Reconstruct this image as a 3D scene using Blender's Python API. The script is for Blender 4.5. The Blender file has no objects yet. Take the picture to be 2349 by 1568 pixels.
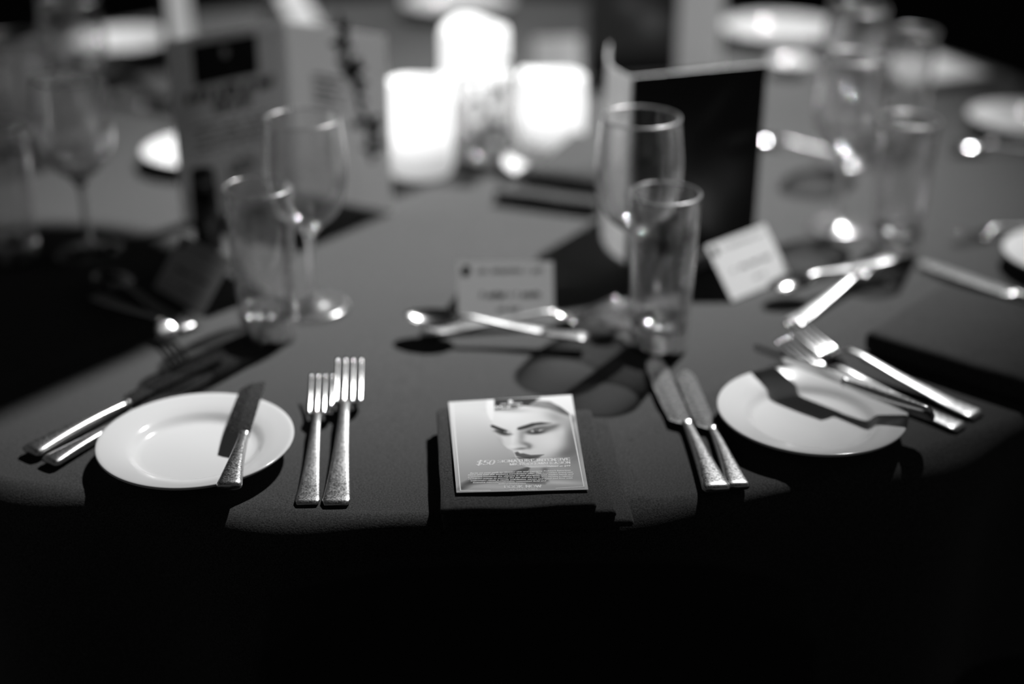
import bpy, bmesh, math, random
import numpy as np
from mathutils import Vector, Matrix, noise

random.seed(4)
T = 0.75                                   # table top above the floor
S = bpy.context.scene
COL = S.collection

# ------------------------------------------------------------------ camera
cam = bpy.data.cameras.new('camera')
cam.lens = 50.0
cam.sensor_width = 36.0
cam.clip_start = 0.02
cam.dof.use_dof = True
cam.dof.focus_distance = 1.095
cam.dof.aperture_fstop = 1.35
cam.dof.aperture_blades = 0
camo = bpy.data.objects.new('camera', cam)
camo.location = (0, 0, T + 0.588)
camo.rotation_euler = (math.radians(90 - 25.3), 0, 0)
COL.objects.link(camo)
S.camera = camo

# ------------------------------------------------------------------ world and lights
world = bpy.data.worlds.new('dark_room')
S.world = world
world.use_nodes = True
world.node_tree.nodes['Background'].inputs[0].default_value = (1, 1, 1, 1)
world.node_tree.nodes['Background'].inputs[1].default_value = 0.048

def spot(name, loc, target, power, size_deg, blend, radius):
    l = bpy.data.lights.new(name, 'SPOT')
    l.energy = power
    l.spot_size = math.radians(size_deg)
    l.spot_blend = blend
    l.shadow_soft_size = radius
    o = bpy.data.objects.new(name, l)
    o.location = loc
    o.rotation_euler = (Vector(target) - Vector(loc)).to_track_quat('-Z', 'Y').to_euler()
    COL.objects.link(o)
    return o

spot('main_or_added_spot', (1.92, 4.36, T + 4.85), (-0.01, 1.755, T), 4150, 16.6, 1.0, 0.07)
spot('main_or_added_spot', (1.45, 5.0, T + 4.7), (-0.70, 2.46, T), 1900, 9, 1.0, 0.07)  # added spot, brightens the far left plate
spot('main_or_added_spot', (1.75, 5.1, T + 4.7), (-0.10, 2.78, T), 1700, 10, 1.0, 0.07)  # added spot, brightens the plate at the far table edge
spot('main_or_added_spot', (2.20, 5.0, T + 4.7), (0.56, 2.52, T), 2000, 9, 1.0, 0.07)  # added spot, brightens the plates at the back right

S.view_settings.view_transform = 'Standard'
S.view_settings.look = 'None'
S.view_settings.gamma = 1.0
S.view_settings.use_curve_mapping = False
S.view_settings.exposure = 0.0
S.cycles.caustics_reflective = False
S.cycles.caustics_refractive = False
S.cycles.transparent_max_bounces = 24

# ------------------------------------------------------------------ materials
MATS = {}
def mat(name, val=0.5, rough=0.5, metal=0.0, spec=0.5, sheen=0.0, emit=0.0, trans=0.0):
    m = bpy.data.materials.new(name)
    m.use_nodes = True
    b = m.node_tree.nodes['Principled BSDF']
    b.inputs['Base Color'].default_value = (val, val, val, 1)
    b.inputs['Roughness'].default_value = rough
    b.inputs['Metallic'].default_value = metal
    b.inputs['Specular IOR Level'].default_value = spec
    if sheen:
        b.inputs['Sheen Weight'].default_value = sheen
        b.inputs['Sheen Roughness'].default_value = 0.5
    if emit:
        b.inputs['Emission Color'].default_value = (1, 1, 1, 1)
        b.inputs['Emission Strength'].default_value = emit
    MATS[name] = m
    return m

def nodes(m):
    return m.node_tree.nodes, m.node_tree.links, m.node_tree.nodes['Principled BSDF']

def grain(m, lo, hi, scale, bump=0.0, bdist=0.0005, detail=3.0):
    """colour grain from noise in object space, plus fine relief"""
    n, l, b = nodes(m)
    tc = n.new('ShaderNodeTexCoord')
    no = n.new('ShaderNodeTexNoise'); no.inputs['Scale'].default_value = scale; no.inputs['Detail'].default_value = detail
    rp = n.new('ShaderNodeMapRange')
    rp.inputs['From Min'].default_value = 0.3; rp.inputs['From Max'].default_value = 0.7
    rp.inputs['To Min'].default_value = lo; rp.inputs['To Max'].default_value = hi
    l.new(tc.outputs['Object'], no.inputs['Vector'])
    l.new(no.outputs['Fac'], rp.inputs['Value'])
    l.new(rp.outputs['Result'], b.inputs['Base Color'])
    if bump:
        bp = n.new('ShaderNodeBump'); bp.inputs['Strength'].default_value = bump; bp.inputs['Distance'].default_value = bdist
        l.new(no.outputs['Fac'], bp.inputs['Height']); l.new(bp.outputs['Normal'], b.inputs['Normal'])
    return m

grain(mat('black_cloth', 0.05, 0.95, spec=0.15, sheen=0.12), 0.022, 0.088, 800, 0.5, 0.0006)
grain(mat('napkin_cloth', 0.05, 0.95, spec=0.15, sheen=0.12), 0.018, 0.078, 800, 0.5, 0.0006)
mat('porcelain', 0.80, 0.12, spec=0.5)
mat('candle_wax', 0.5, 0.5)
mat('paper_dark', 0.012, 0.35, spec=0.3)
mat('paper_grey', 0.45, 0.6)
mat('print_black', 0.006, 0.6, spec=0.1)
mat('print_dim', 0.10, 0.6)
mat('print_faint', 0.30, 0.6)
mat('print_white', 0.90, 0.5)
mat('chair_fabric', 0.02, 0.9, spec=0.1, sheen=0.1)
mat('chair_metal', 0.06, 0.4, metal=0.8)
mat('pepper_black', 0.012, 0.25)
mat('leaf_green', 0.025, 0.5)
mat('flower_pale', 0.7, 0.6)
mat('wood_dark', 0.05, 0.5)
mat('wall_paint', 0.02, 0.9)
mat('ceiling_paint', 0.03, 0.9)
mat('blocker_black', 0.01, 0.8)
grain(mat('carpet', 0.08, 0.95, spec=0.1), 0.015, 0.09, 160, 0.6, 0.003)

# white paper: lets some of the light behind it through
def paper(name, val, through):
    m = bpy.data.materials.new(name); m.use_nodes = True
    n, l = m.node_tree.nodes, m.node_tree.links
    b = n['Principled BSDF']; out = n['Material Output']
    b.inputs['Base Color'].default_value = (val, val, val, 1); b.inputs['Roughness'].default_value = 0.55
    b.inputs['Specular IOR Level'].default_value = 0.3
    t = n.new('ShaderNodeBsdfTranslucent'); t.inputs['Color'].default_value = (val, val, val, 1)
    mx = n.new('ShaderNodeMixShader'); mx.inputs[0].default_value = through
    l.new(b.outputs[0], mx.inputs[1]); l.new(t.outputs[0], mx.inputs[2]); l.new(mx.outputs[0], out.inputs['Surface'])
    MATS[name] = m
paper('paper_white', 0.8, 0.18)
paper('paper_page', 0.72, 0.36)
paper('paper_thin', 0.82, 0.45)

# worn silver cutlery
def steel(name, lo, hi):
    m = mat(name, 0.62, 0.25, metal=1.0)
    n, l, b = nodes(m)
    tc = n.new('ShaderNodeTexCoord')
    no = n.new('ShaderNodeTexNoise'); no.inputs['Scale'].default_value = 700; no.inputs['Detail'].default_value = 4
    rp = n.new('ShaderNodeMapRange'); rp.inputs['From Min'].default_value = 0.35; rp.inputs['From Max'].default_value = 0.7
    rp.inputs['To Min'].default_value = lo; rp.inputs['To Max'].default_value = hi
    l.new(tc.outputs['Object'], no.inputs['Vector']); l.new(no.outputs['Fac'], rp.inputs['Value'])
    l.new(rp.outputs['Result'], b.inputs['Roughness'])
    n2 = n.new('ShaderNodeTexNoise'); n2.inputs['Scale'].default_value = 700; n2.inputs['Detail'].default_value = 2
    l.new(tc.outputs['Object'], n2.inputs['Vector'])
    bp = n.new('ShaderNodeBump'); bp.inputs['Strength'].default_value = 0.05; bp.inputs['Distance'].default_value = 0.00003
    l.new(n2.outputs['Fac'], bp.inputs['Height']); l.new(bp.outputs['Normal'], b.inputs['Normal'])
steel('silver', 0.26, 0.46)
steel('silver_head', 0.13, 0.24)
steel('silver_blade', 0.18, 0.32)

# thin blown glass: clear sheet, mirror-like and darker towards grazing angles
def thin_glass(name, gloss=0.03, rough=0.09):
    m = bpy.data.materials.new(name); m.use_nodes = True
    n, l = m.node_tree.nodes, m.node_tree.links
    n.remove(n['Principled BSDF']); out = n['Material Output']
    lw = n.new('ShaderNodeLayerWeight'); lw.inputs['Blend'].default_value = 0.5
    def curve(power, mul, add):
        p = n.new('ShaderNodeMath'); p.operation = 'POWER'; p.inputs[1].default_value = power
        q = n.new('ShaderNodeMath'); q.operation = 'MULTIPLY_ADD'; q.inputs[1].default_value = mul; q.inputs[2].default_value = add
        l.new(lw.outputs['Facing'], p.inputs[0]); l.new(p.outputs[0], q.inputs[0])
        return q.outputs[0]
    tr = n.new('ShaderNodeBsdfTransparent'); tr.inputs['Color'].default_value = (0.975, 0.975, 0.975, 1)
    gs = n.new('ShaderNodeBsdfGlass'); gs.inputs['IOR'].default_value = 1.46; gs.inputs['Roughness'].default_value = 0.02
    gl = n.new('ShaderNodeBsdfGlossy'); gl.inputs['Roughness'].default_value = rough
    m1 = n.new('ShaderNodeMixShader'); m2 = n.new('ShaderNodeMixShader')
    l.new(curve(2.4, 0.80, 0.11), m1.inputs[0]); l.new(tr.outputs[0], m1.inputs[1]); l.new(gs.outputs[0], m1.inputs[2])
    l.new(curve(4.0, 0.30, gloss), m2.inputs[0]); l.new(m1.outputs[0], m2.inputs[1]); l.new(gl.outputs[0], m2.inputs[2])
    l.new(m2.outputs[0], out.inputs['Surface'])
    MATS[name] = m
thin_glass('glass_thin')
thin_glass('glass_foot', 0.16, 0.26)
def solid_glass(name, gloss, rough):
    m = bpy.data.materials.new(name); m.use_nodes = True
    n, l = m.node_tree.nodes, m.node_tree.links
    n.remove(n['Principled BSDF']); out = n['Material Output']
    g = n.new('ShaderNodeBsdfGlass'); g.inputs['IOR'].default_value = 1.48; g.inputs['Roughness'].default_value = 0.05
    gl = n.new('ShaderNodeBsdfGlossy'); gl.inputs['Roughness'].default_value = rough
    mx = n.new('ShaderNodeMixShader'); mx.inputs[0].default_value = gloss
    l.new(g.outputs[0], mx.inputs[1]); l.new(gl.outputs[0], mx.inputs[2]); l.new(mx.outputs[0], out.inputs['Surface'])
    MATS[name] = m
solid_glass('glass_solid', 0.22, 0.30)
solid_glass('glass_rim', 0.45, 0.34)
solid_glass('glass_base', 0.34, 0.26)

# printed picture: tones come from the sheet's own colour attribute
def printed(name, rough=0.35):
    m = mat(name, 0.5, rough, spec=0.4)
    n, l, b = nodes(m)
    a = n.new('ShaderNodeAttribute'); a.attribute_name = 'print'
    l.new(a.outputs['Color'], b.inputs['Base Color'])
printed('print_photo', 0.4)

# lit electric candle: the wax body glows from the lamp inside, strongest in the upper part
def candle_mat():
    m = MATS['candle_wax']
    n, l, b = nodes(m)
    tc = n.new('ShaderNodeTexCoord'); sp = n.new('ShaderNodeSeparateXYZ')
    rp = n.new('ShaderNodeMapRange'); rp.interpolation_type = 'SMOOTHSTEP'
    rp.inputs['From Min'].default_value = 0.015; rp.inputs['From Max'].default_value = 0.06
    rp.inputs['To Min'].default_value = 0.46; rp.inputs['To Max'].default_value = 1.15
    l.new(tc.outputs['Object'], sp.inputs[0]); l.new(sp.outputs['Z'], rp.inputs['Value'])
    b.inputs['Emission Color'].default_value = (1, 1, 1, 1)
    l.new(rp.outputs['Result'], b.inputs['Emission Strength'])
candle_mat()

# ------------------------------------------------------------------ helpers
def tag(o, label=None, cat=None, group=None, kind=None):
    if label: o['label'] = label
    if cat: o['category'] = cat
    if group: o['group'] = group
    if kind: o['kind'] = kind
    return o

def meshobj(name, verts, faces, m, parent=None, smooth=True, loc=None):
    me = bpy.data.meshes.new(name)
    me.from_pydata([tuple(v) for v in verts], [], faces)
    me.validate()
    me.materials.append(MATS[m])
    if smooth:
        me.polygons.foreach_set('use_smooth', [True] * len(me.polygons))
    me.update()
    o = bpy.data.objects.new(name, me)
    COL.objects.link(o)
    if parent: o.parent = parent
    if loc: o.location = loc
    return o

def bmobj(name, bm, m, parent=None, smooth=False, loc=None):
    me = bpy.data.meshes.new(name)
    bmesh.ops.recalc_face_normals(bm, faces=bm.faces)
    bm.to_mesh(me); bm.free()
    me.materials.append(MATS[m])
    if smooth:
        me.polygons.foreach_set('use_smooth', [True] * len(me.polygons))
    o = bpy.data.objects.new(name, me)
    COL.objects.link(o)
    if parent: o.parent = parent
    if loc: o.location = loc
    return o

def empty(name, loc=(0, 0, 0), rz=0.0):
    o = bpy.data.objects.new(name, None)
    o.empty_display_size = 0.02
    o.location = loc; o.rotation_euler = (0, 0, rz)
    COL.objects.link(o)
    return o

def copy_tree(o, parent=None):
    c = o.copy(); COL.objects.link(c); c.parent = parent
    for ch in list(o.children):
        copy_tree(ch, c)
    return c

def lathe(profile, seg=64):
    """profile of (r, z); r==0 ends close on the axis"""
    vs, fs, rings = [], [], []
    for r, z in profile:
        if r < 1e-7:
            rings.append([len(vs)]); vs.append((0, 0, z))
        else:
            base = len(vs)
            vs += [(r * math.cos(2 * math.pi * k / seg), r * math.sin(2 * math.pi * k / seg), z) for k in range(seg)]
            rings.append(list(range(base, base + seg)))
    for a, b in zip(rings[:-1], rings[1:]):
        for k in range(seg):
            k2 = (k + 1) % seg
            if len(a) == 1 and len(b) == 1: continue
            if len(a) == 1: fs.append((a[0], b[k], b[k2]))
            elif len(b) == 1: fs.append((a[k], b[0], a[k2]))
            else: fs.append((a[k], b[k], b[k2], a[k2]))
    return vs, fs

def smooth_profile(pts, n=6):
    """Catmull-Rom through the (r, z) points"""
    out = []
    P = [pts[0]] + list(pts) + [pts[-1]]
    for i in range(1, len(P) - 2):
        p0, p1, p2, p3 = [np.array(q, float) for q in P[i - 1:i + 3]]
        for k in range(n):
            t = k / n
            q = 0.5 * ((2 * p1) + (-p0 + p2) * t + (2 * p0 - 5 * p1 + 4 * p2 - p3) * t * t + (-p0 + 3 * p1 - 3 * p2 + p3) * t ** 3)
            out.append((max(q[0], 0.0), q[1]))
    out.append(tuple(pts[-1]))
    return out

def box(bm, c, s, rz=0.0):
    M = Matrix.Translation(Vector(c)) @ Matrix.Rotation(rz, 4, 'Z') @ Matrix.Diagonal((s[0], s[1], s[2], 1))
    return bmesh.ops.create_cube(bm, size=1.0, matrix=M)['verts']

def slab(name, w, d, h, bev, m, parent, loc, seg=3, wobble=0.0, sag=None):
    """soft-edged slab standing on its own base"""
    bm = bmesh.new()
    box(bm, (0, 0, h / 2), (w, d, h))
    bmesh.ops.subdivide_edges(bm, edges=[e for e in bm.edges if abs(e.verts[0].co.z - e.verts[1].co.z) < 1e-6], cuts=10, use_grid_fill=True)
    if bev:
        sharp = [e for e in bm.edges if len(e.link_faces) == 2 and e.calc_face_angle(0) > 0.7]
        bmesh.ops.bevel(bm, geom=sharp, offset=bev, segments=seg, profile=0.5, affect='EDGES', clamp_overlap=True)
    for v in bm.verts:
        if wobble:
            q = noise.noise(Vector((v.co.x * 22 + h * 900, v.co.y * 22, 3.1 + loc[2] * 40)))
            v.co.z += wobble * q * (v.co.z / h)
            v.co.x += wobble * 0.8 * noise.noise(Vector((v.co.y * 26, h * 70 + loc[2] * 90, 1.7)))
            v.co.y += wobble * 0.8 * noise.noise(Vector((v.co.x * 26, 5.3, h * 70 + loc[2] * 90)))
        if sag: v.co.z += sag(v.co)
    return bmobj(name, bm, m, parent, True, loc)

def interp(xs, ys, x):
    return float(np.interp(x, xs, ys))

# ------------------------------------------------------------------ room shell
bm = bmesh.new(); box(bm, (0, 2.0, -0.02), (14, 14, 0.04))
tag(bmobj('floor', bm, 'carpet'), 'dark speckled carpet under the table', 'floor', kind='structure')
bm = bmesh.new(); box(bm, (0, 9.05, 3.0), (14, 0.1, 6.0))
tag(bmobj('wall_back', bm, 'wall_paint'), 'unlit black wall far behind the table', 'wall', kind='structure')
bm = bmesh.new(); box(bm, (0, 2.0, 6.04), (14, 14, 0.08))
tag(bmobj('ceiling', bm, 'ceiling_paint'), 'dark ceiling high above the table', 'ceiling', kind='structure')

# ------------------------------------------------------------------ table and cloth
TC = (-0.09, 1.89)
TR = 0.968
tb = tag(empty('banquet_table', (TC[0], TC[1], 0)), 'round banquet table hidden under the black cloth', 'table')
vs, fs = lathe([(0, T - 0.03), (TR - 0.012, T - 0.03), (TR - 0.008, T - 0.026), (TR - 0.008, T - 0.006), (TR - 0.016, T - 0.003), (0, T - 0.003)], 96)
meshobj('tabletop', vs, fs, 'wood_dark', tb)
for k in range(4):
    a = math.pi / 4 + k * math.pi / 2
    vs, fs = lathe([(0, 0), (0.02, 0), (0.02, T - 0.03), (0, T - 0.03)], 16)
    meshobj('leg', vs, fs, 'chair_metal', tb, loc=(0.62 * math.cos(a), 0.62 * math.sin(a), 0))

def seg_dist(px, py, a, b):
    ax, ay = a; bx, by = b
    t = max(0, min(1, ((px - ax) * (bx - ax) + (py - ay) * (by - ay)) / ((bx - ax) ** 2 + (by - ay) ** 2)))
    return math.hypot(px - ax - t * (bx - ax), py - ay - t * (by - ay)), t

CREASES = [((0.07, 1.03), (0.36, 1.30), 0.0022, 0.010), ((-0.036, 1.27), (-0.036, 1.80), 0.0012, 0.012),
           ((0.10, 0.93), (0.085, 1.05), 0.0016, 0.007), ((-0.50, 1.10), (-0.16, 1.50), 0.0010, 0.012),
           ((0.36, 1.30), (0.60, 1.62), 0.0014, 0.012)]

def make_cloth():
    NA, rings = 720, []
    NR = 150
    for i in range(1, NR + 1):
        rings.append(('top', TR * 0.985 * (i / NR)))
    vs, fs = [(0, 0, T)], []
    def zoff(x, y):
        z = 0.0004 * noise.noise(Vector((x * 14, y * 14, 2.0))) + 0.0006 * noise.noise(Vector((x * 5, y * 5, 7.0)))
        for a, b, hgt, w in CREASES:
            d, t = seg_dist(x, y, a, b)
            if d < 4 * w:
                z += hgt * math.exp(-(d / w) ** 2) * math.sin(math.pi * min(max(t, 0.03), 0.97)) ** 0.5
        return z
    for kind, r in rings:
        for k in range(NA):
            a = 2 * math.pi * k / NA
            x, y = r * math.cos(a), r * math.sin(a)
            vs.append((x, y, T + max(zoff(x + TC[0], y + TC[1]), -0.0005)))
    drop = [(0.986 * TR, 0.0), (0.992 * TR, 0.0010), (0.997 * TR, 0.0032), (1.001 * TR, 0.0070), (1.004 * TR, 0.0125), (1.006 * TR, 0.0200), (1.007 * TR, 0.0290)] + [(1.007 * TR, 0.029 + 0.012 * j) for j in range(1, 21)]
    nf = 26
    for (r, dz) in drop:
        for k in range(NA):
            a = 2 * math.pi * k / NA
            w = math.sin(nf * a + 0.9 * math.sin(3 * a + 1.0) + 0.6 * math.sin(7 * a))
            soft = min(dz / 0.10, 1.0)
            rr = r + 0.014 * soft * w - 0.004 * soft
            rr += 0.0022 * w * min(dz / 0.01, 1.0)
            vs.append((rr * math.cos(a), rr * math.sin(a), T - dz - 0.004 * (0.5 + 0.5 * math.sin(nf * 0.5 * a + 2)) * min(dz / 0.004, 1)))
    for k in range(NA):
        fs.append((0, 1 + k, 1 + (k + 1) % NA))
    n = NR + len(drop)
    for i in range(n - 1):
        b0, b1 = 1 + i * NA, 1 + (i + 1) * NA
        for k in range(NA):
            k2 = (k + 1) % NA
            fs.append((b0 + k, b1 + k, b1 + k2, b0 + k2))
    o = meshobj('tablecloth', vs, fs, 'black_cloth', None, loc=(TC[0], TC[1], 0))
    return tag(o, 'black felt-like cloth draped over the round banquet table', 'tablecloth')
make_cloth()

# drum added out of view to shade the left places from the spotlight
blocker = tag(empty('light_blocker', (-0.035, 1.965, T + 1.0)), 'added unseen black drum blocking the spotlight above the table centre', 'light blocker')
vs, fs = lathe([(0.177, 0), (0.182, 0), (0.182, 0.36), (0.177, 0.36), (0.177, 0)], 96)
meshobj('blocker_drum', vs, fs, 'blocker_black', blocker)
vs, fs = lathe([(0, 0.352), (0.180, 0.352), (0.180, 0.358), (0, 0.358)], 64)
meshobj('blocker_top', vs, fs, 'blocker_black', blocker)
vs, fs = lathe([(0, 0.004), (0.176, 0.004), (0.176, 0.008), (0, 0.008)], 64)
meshobj('blocker_bottom', vs, fs, 'blocker_black', blocker)
vs, fs = lathe([(0, 0.355), (0.004, 0.355), (0.004, 4.25), (0, 4.25)], 12)
meshobj('blocker_cord', vs, fs, 'blocker_black', blocker)

# ------------------------------------------------------------------ chair in front of the table
ch = tag(empty('banquet_chair', (0.012, 0.80, 0), math.radians(2)), 'dark padded banquet chair pushed in at the near table edge', 'chair')
def back_sag(co):
    return -0.030 * (co.x / 0.165) ** 4
o = slab('backrest', 0.33, 0.05, 0.42, 0.02, 'chair_fabric', ch, (0, -0.06, 0.44), 4, sag=back_sag)
o.rotation_euler = (math.radians(7), 0, 0)
slab('seat', 0.36, 0.42, 0.06, 0.02, 'chair_fabric', ch, (0, 0.17, 0.385), 4)
for sx in (-1, 1):
    for yy in (-0.02, 0.36):
        vs, fs = lathe([(0, 0), (0.011, 0), (0.012, 0.40), (0, 0.40)], 14)
        meshobj('leg', vs, fs, 'chair_metal', ch, loc=(0.15 * sx, yy, 0))

# ------------------------------------------------------------------ porcelain plates
def plate_mesh():
    p = [(0, 0.0030), (0.036, 0.0030), (0.038, 0.0002), (0.042, 0.0002), (0.044, 0.0030), (0.054, 0.0075), (0.0785, 0.0158), (0.0800, 0.0172),
         (0.0798, 0.0186), (0.0786, 0.0190), (0.0760, 0.0184), (0.0660, 0.0158), (0.0570, 0.0132), (0.0540, 0.0116), (0.0512, 0.0088), (0.0480, 0.0068), (0.044, 0.0062), (0.02, 0.0058), (0, 0.0058)]
    return lathe(p, 128)
PV, PF = plate_mesh()
plate_me = None
def plate(x, y, label, s=1.0, z=0.0):
    global plate_me
    if plate_me is None:
        o = meshobj('side_plate', PV, PF, 'porcelain'); plate_me = o.data
    else:
        o = bpy.data.objects.new('side_plate', plate_me); COL.objects.link(o)
    o.location = (x, y, T + 0.0012 + z); o.scale = (s, s, s)
    return tag(o, label, 'plate', 'white side plates')
plate(-0.259, 1.019, 'white side plate left of the two nearest forks, butter knife upright across it')
plate(0.255, 1.070, 'white side plate right of the two large knives, butter knife slanting across it')
plate(0.612, 1.425, 'white side plate cut off by the right picture edge, nearest of those there', 1.0)
plate(0.725, 1.945, 'white side plate at the far right with sparkling glints on it', 1.0)
plate(-0.662, 2.407, 'white side plate at the far left behind the tall wine glass', 1.12)
plate(-0.103, 2.700, 'white side plate at the far table edge above the middle candle', 1.3)
plate(0.470, 2.480, 'white side plate at the far right behind the wine glass rims', 1.3)
plate(-0.405, 1.800, 'white side plate half hidden by the left edge of the open menu', 1.0)
plate(0.068, 1.745, 'white side plate mostly covered by a dark napkin beside the right candle', 1.0)

# small bright dish on the right
vs, fs = lathe([(0, 0.002), (0.016, 0.0), (0.026, 0.010), (0.034, 0.019), (0.0325, 0.020), (0.024, 0.011), (0.014, 0.004), (0, 0.004)], 48)
tag(meshobj('butter_dish', vs, fs, 'porcelain', loc=(0.449, 2.262, T + 0.001)), 'tiny white dish between the dark menu and far right glasses', 'dish')

# ------------------------------------------------------------------ cutlery
def ribs(stations, seg=14):
    """stations: (y, half width, z middle, half thickness); closed loft with rounded-rectangle section"""
    vs, fs = [], []
    for (y, w, z, t) in stations:
        for k in range(seg):
            a = 2 * math.pi * (k + 0.5) / seg
            c, s_ = math.cos(a), math.sin(a)
            e = 0.55
            vs.append((w * math.copysign(abs(c) ** e, c), y, z + t * math.copysign(abs(s_) ** 0.8, s_)))
    n = len(stations)
    for i in range(n - 1):
        for k in range(seg):
            k2 = (k + 1) % seg
            fs.append((i * seg + k, i * seg + k2, (i + 1) * seg + k2, (i + 1) * seg + k))
    fs.append(tuple(range(seg - 1, -1, -1)))
    fs.append(tuple(range((n - 1) * seg, n * seg)))
    return vs, fs

def handle_stations(L, wend, wneck, zfun, t0, t1, n=26):
    st = []
    for i in range(n):
        s = i / (n - 1)
        y = L * s
        w = wneck + (wend - wneck) * (1 - s) ** 1.45
        # rounded end
        e = y / 0.006
        if e < 1: w *= 0.80 + 0.20 * math.sqrt(max(0, 1 - (1 - e) ** 2))
        t = t0 + (t1 - t0) * s
        if y < 0.0012: t *= 0.6
        st.append((y, w, zfun(y) + t, t))
    return st

def make_fork(name):
    r = empty(name)
    zf = lambda y: interp([0, 0.03, 0.08, 0.125, 0.142], [0.0, 0.0006, 0.006, 0.0128, 0.0125], y)
    vs, fs = ribs(handle_stations(0.140, 0.0112, 0.0036, zf, 0.0016, 0.0019))
    meshobj('handle', vs, fs, 'silver', r)
    # head plate from neck to tine roots
    st = []
    for y, w, z in [(0.137, 0.0036, 0.0128), (0.141, 0.0046, 0.0122), (0.1445, 0.0082, 0.0108), (0.147, 0.0112, 0.0092), (0.150, 0.0122, 0.0072), (0.154, 0.0124, 0.0046), (0.158, 0.0125, 0.0036), (0.1605, 0.0125, 0.0040)]:
        st.append((y, w, z + 0.001, 0.0011))
    vs, fs = ribs(st, 18)
    meshobj('head', vs, fs, 'silver_head', r)
    for k in range(4):
        x0 = (k - 1.5) * 0.0069
        st = []
        for i in range(12):
            s = i / 11
            y = 0.157 + 0.050 * s
            z = 0.0036 + 0.0095 * s + 0.0095 * s ** 1.6 + 0.001
            w = 0.0021 * (1 - 0.35 * s) if s < 0.93 else 0.0009
            st.append((y, w, z, 0.0011 * (1 - 0.3 * s)))
        vs, fs = ribs(st, 10)
        meshobj('tine', [(x + x0, y, z) for x, y, z in vs], fs, 'silver_head', r)
    return r

def make_spoon(name):
    r = empty(name)
    zf = lambda y: interp([0, 0.03, 0.08, 0.115, 0.130], [0.0, 0.0006, 0.006, 0.0118, 0.0108], y)
    vs, fs = ribs(handle_stations(0.128, 0.0100, 0.0033, zf, 0.0016, 0.0018))
    meshobj('handle', vs, fs, 'silver', r)
    # egg-shaped bowl
    vs, fs = [], []
    NRi, NA = 9, 40
    cy, a, b, dep = 0.152, 0.0195, 0.030, 0.0095
    for side in (0, 1):
        base = len(vs)
        vs.append((0, cy, 0.0012 + (0.0 if side else 0.0013)))
        for i in range(1, NRi + 1):
            q = i / NRi
            for k in range(NA):
                th = 2 * math.pi * k / NA
                yy = b * q * math.sin(th)
                xx = a * q * math.cos(th) * (1 - 0.10 * math.sin(th))
                z = 0.0012 + dep * q ** 2.2 + (0.0 if side else 0.0012 * (1 - 0.6 * q))
                vs.append((xx, cy + yy, z))
        for k in range(NA):
            k2 = (k + 1) % NA
            fs.append((base, base + 1 + k, base + 1 + k2) if side == 0 else (base, base + 1 + k2, base + 1 + k))
        for i in range(NRi - 1):
            b0, b1 = base + 1 + i * NA, base + 1 + (i + 1) * NA
            for k in range(NA):
                k2 = (k + 1) % NA
                fs.append((b0 + k, b1 + k, b1 + k2, b0 + k2) if side == 0 else (b0 + k, b0 + k2, b1 + k2, b1 + k))
    t0 = 1 + (NRi - 1) * NA
    t1 = (1 + NRi * NA) + t0
    for k in range(NA):
        k2 = (k + 1) % NA
        fs.append((t0 + k, t0 + k2, t1 + k2, t1 + k))
    meshobj('bowl', vs, fs, 'silver_head', r)
    return r

def make_knife(name, L, wb, wend, blunt=True):
    r = empty(name)
    hl = 0.455 * L
    zf = lambda y: 0.0
    st = []
    for i in range(26):
        s = i / 25; y = hl * s
        w = 0.0040 + (wend - 0.0040) * (1 - s) ** 1.5
        e = y / 0.006
        if e < 1: w *= 0.80 + 0.20 * math.sqrt(max(0, 1 - (1 - e) ** 2))
        t = 0.0026 + 0.0022 * math.sin(math.pi * min(1, 0.15 + s * 0.8))
        if y < 0.0012: t *= 0.7
        st.append((y, w, 0.0050, t))
    st.append((hl + 0.0012, 0.0044, 0.0050, 0.0040)); st.append((hl + 0.003, 0.0044, 0.0050, 0.0036))
    vs, fs = ribs(st, 16)
    meshobj('handle', vs, fs, 'silver', r)
    # blade: straight back on +x, belly and heel on -x
    bl = L - hl
    vs, fs = [], []
    n = 34
    for i in range(n):
        s = i / (n - 1)
        y = hl + 0.002 + (bl - 0.002) * s
        xr = 0.0046 + 0.0006 * s
        if s < 0.05: xl = -0.0040 - (wb - 0.0095) * (s / 0.05)
        else: xl = -(wb - 0.0055) * (1 + 0.10 * math.sin(math.pi * min(1, (s - 0.05) / 0.85)))
        if s > 0.80:
            q = (s - 0.80) / 0.20
            f = math.sqrt(max(0, 1 - q ** 2.4))
            if blunt:
                mid = 0.5 * (xr + xl) + 0.001
                xr = mid + (xr - mid) * f; xl = mid + (xl - mid) * f
            else:
                mid = xr - 0.0015
                xr = mid + (xr - mid) * f; xl = mid + (xl - mid) * f
        tz = 0.0011 * (1 - 0.4 * s)
        vs += [(xl, y, 0.0050), (0.55 * xl + 0.45 * xr, y, 0.0050 + tz * 0.75), (xr, y, 0.0050 + tz), (xr, y, 0.0050 - tz), (0.55 * xl + 0.45 * xr, y, 0.0050 - tz * 0.75)]
    for i in range(n - 1):
        for k in range(5):
            k2 = (k + 1) % 5
            fs.append((i * 5 + k, i * 5 + k2, (i + 1) * 5 + k2, (i + 1) * 5 + k))
    fs.append((4, 3, 2, 1, 0)); fs.append(tuple((n - 1) * 5 + k for k in range(5)))
    o = meshobj('blade', vs, fs, 'silver_blade', r)
    o.data.polygons.foreach_set('use_smooth', [False] * len(o.data.polygons))
    return r

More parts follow.
